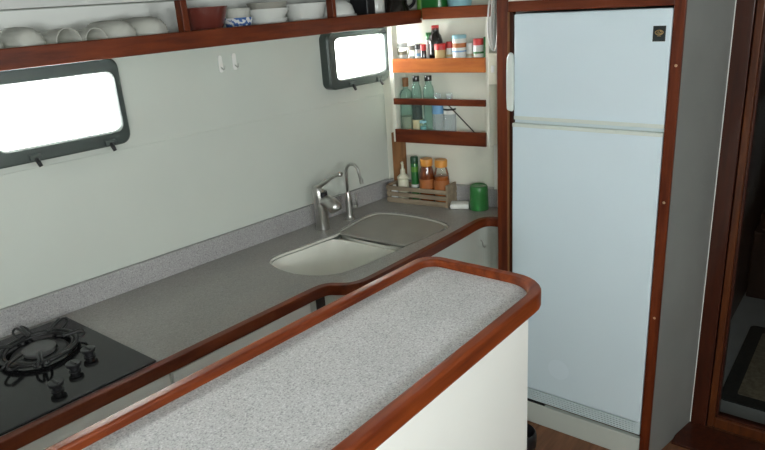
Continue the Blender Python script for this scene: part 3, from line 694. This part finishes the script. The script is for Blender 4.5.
MB().tube([(0, .003, .172), (-.006, -.004, .176), (-.018, -.010, .172)], [.007, .006, .004], 10).build('pump_nozzle', 'soap', t_, smooth=True)
t_ = crate_thing('spray_tube', 'slim bright green tube with dark green cap in the wooden crate', 'tube', -.030, -.166)
MB().lathe([(0, 0), (.0175, 0), (.018, .004), (.018, .173), (.016, .178)], 24).build('body', 'green_d', t_, smooth=40)
MB().lathe([(.0, .174), (.0185, .174), (.0185, .202), (.016, .207), (0, .207)], 24).build('cap', mat('dark green cap', (.01, .07, .03), .35), t_, smooth=35)
MB().lathe([(.0182, .06), (.0186, .06), (.0186, .075), (.0182, .075)], 24).build('label_band', 'label_w', t_, smooth=35)
MB().lathe([(.0182, .135), (.0186, .135), (.0186, .160), (.0182, .160)], 24).build('label_band', 'green_l', t_, smooth=35)
def honey(y, o, lab, dark):
    t_ = crate_thing('honey_jar', lab, 'jar', o, y)
    MB().lathe([(0, 0), (.032, 0), (.0355, .006), (.0355, .120), (.034, .138), (.028, .160), (.0255, .170), (.0255, .176), (0, .176)], 28).build('body', 'jar' if not dark else 'honey', t_, smooth=45)
    if not dark: MB().lathe([(0, .003), (.033, .004), (.033, .128), (0, .130)], 28).build('contents', 'honey_c', t_, smooth=35)
    MB().lathe([(.0356, .068), (.0362, .068), (.0362, .112), (.0356, .112)], 28).build('label_band', 'label_o', t_, smooth=35)
    MB().lathe([(0, .172), (.0285, .172), (.029, .199), (.027, .204), (0, .204)], 28).build('lid', 'orange', t_, smooth=35)
honey(-.236, -.043, 'dark brown honey jar with an orange lid in the wooden crate', True)
honey(-.309, -.043, 'amber honey jar with orange lid at the fridge end of the wooden crate', False)
t_ = crate_thing('small_bottle', 'short white bottle seen through the slats at the window end of the crate', 'bottle', -.062, -.076)
MB().lathe([(0, 0), (.016, 0), (.0165, .05), (.008, .06), (.008, .07), (0, .07)], 20).build('body', 'plastic', t_, smooth=45)
sp_ = thing('sponge', 'white sponge lying between the wooden crate and the green cup', 'sponge', E(-.055, -.402, ZC), .5)
MB().box(-.030, .030, -.042, .042, .0005, .024).build('sponge_block', 'sponge', sp_, bevel=.006)
cp = thing('cup', 'translucent green ribbed plastic cup standing upside down beside the sponge', 'cup', E(-.045, -.490, ZC+.0005))
cprof = [(.040, 0), (.0425, .001), (.0425, .006), (.0405, .085), (.0395, .104), (.037, .108), (0, .108)]
b = MB().lathe(cprof, 40)
for v in b.bm.verts:
    a = math.atan2(v.co.y, v.co.x)
    if .004 < v.co.z < .1: v.co.x *= 1 + .02*math.cos(10*a); v.co.y *= 1 + .02*math.cos(10*a)
b.build('cup_wall', 'green_d', cp, smooth=50)
MB().lathe([(.031, .1065), (.033, .111), (.036, .108)], 32).build('foot_ring', 'green_d', cp, smooth=True)

# ---------------------------------------------------------------- light
def area(name, loc, target, sx, sy, power, col):
    L = bpy.data.lights.new(name, 'AREA'); L.shape = 'RECTANGLE'; L.size = sx; L.size_y = sy; L.energy = power; L.color = col
    o = bpy.data.objects.new(name, L); COL.objects.link(o); o.location = loc
    d = Vector(target) - Vector(loc); o.rotation_euler = d.to_track_quat('-Z', 'Y').to_euler(); return o
# added area lights and unseen window frames on the opposite wall, for side light
for k, wx in enumerate((-1.7, -3.2)):
    ww = thing('window_%d' % (k+3), None, None, (wx, -2.8, 1.545), kind='structure')  # unseen window, added to go with the side light
    MB().prism(rrect(wx-.52, wx+.52, 1.50, 1.94, .05), -2.801, -2.775, axis='y', holes=[rrect(wx-.455, wx+.455, 1.54, 1.90, .03)]).build('window_frame', 'alu', ww, loc=(wx, -2.8, 1.545))
area('added_opposite_daylight', (-1.7, -2.78, 1.72), (-1.3, 0, 1.62),   .9, .35, 20, (.94, 1., .985))
area('added_opposite_daylight', (-3.2, -2.78, 1.72), (-1.3, 0, 1.62), .9, .35, 44, (.94, 1., .985))
w = bpy.data.worlds.new('daylight'); SC.world = w; w.use_nodes = True
bg = w.node_tree.nodes['Background']; bg.inputs[0].default_value = (1., 1., .98, 1); bg.inputs[1].default_value = 40.0

# ---------------------------------------------------------------- camera
cam = bpy.data.cameras.new('camera'); co = bpy.data.objects.new('camera', cam); COL.objects.link(co)
R = Vector((0.604395823402141, -0.7941620932346387, -0.06334238962357551)); U = Vector((0.2997997842897369, 0.15305659355010606, 0.9416441836015688)); F = Vector((0.7381231455481363, 0.5881158464452514, -0.3305963901286738))
R = R.normalized(); U = F.cross(R)*-1
U = R.cross(F); Bk = -F
m3 = Matrix((R, U, Bk)).transposed()
co.matrix_world = Matrix.Translation((-2.44189209, -1.89132489, 1.85426943)) @ m3.to_4x4()
cam.sensor_fit = 'HORIZONTAL'; cam.sensor_width = 36; cam.lens = 655.4807*36/765; cam.clip_start = .02
SC.camera = co
SC.view_settings.view_transform = 'Standard'; SC.view_settings.look = 'None'; SC.view_settings.gamma = 1; SC.view_settings.use_curve_mapping = False
SC.view_settings.exposure = 0.31
SC.cycles.use_denoising = True
SC.cycles.max_bounces = 10; SC.cycles.diffuse_bounces = 6; SC.cycles.transparent_max_bounces = 24
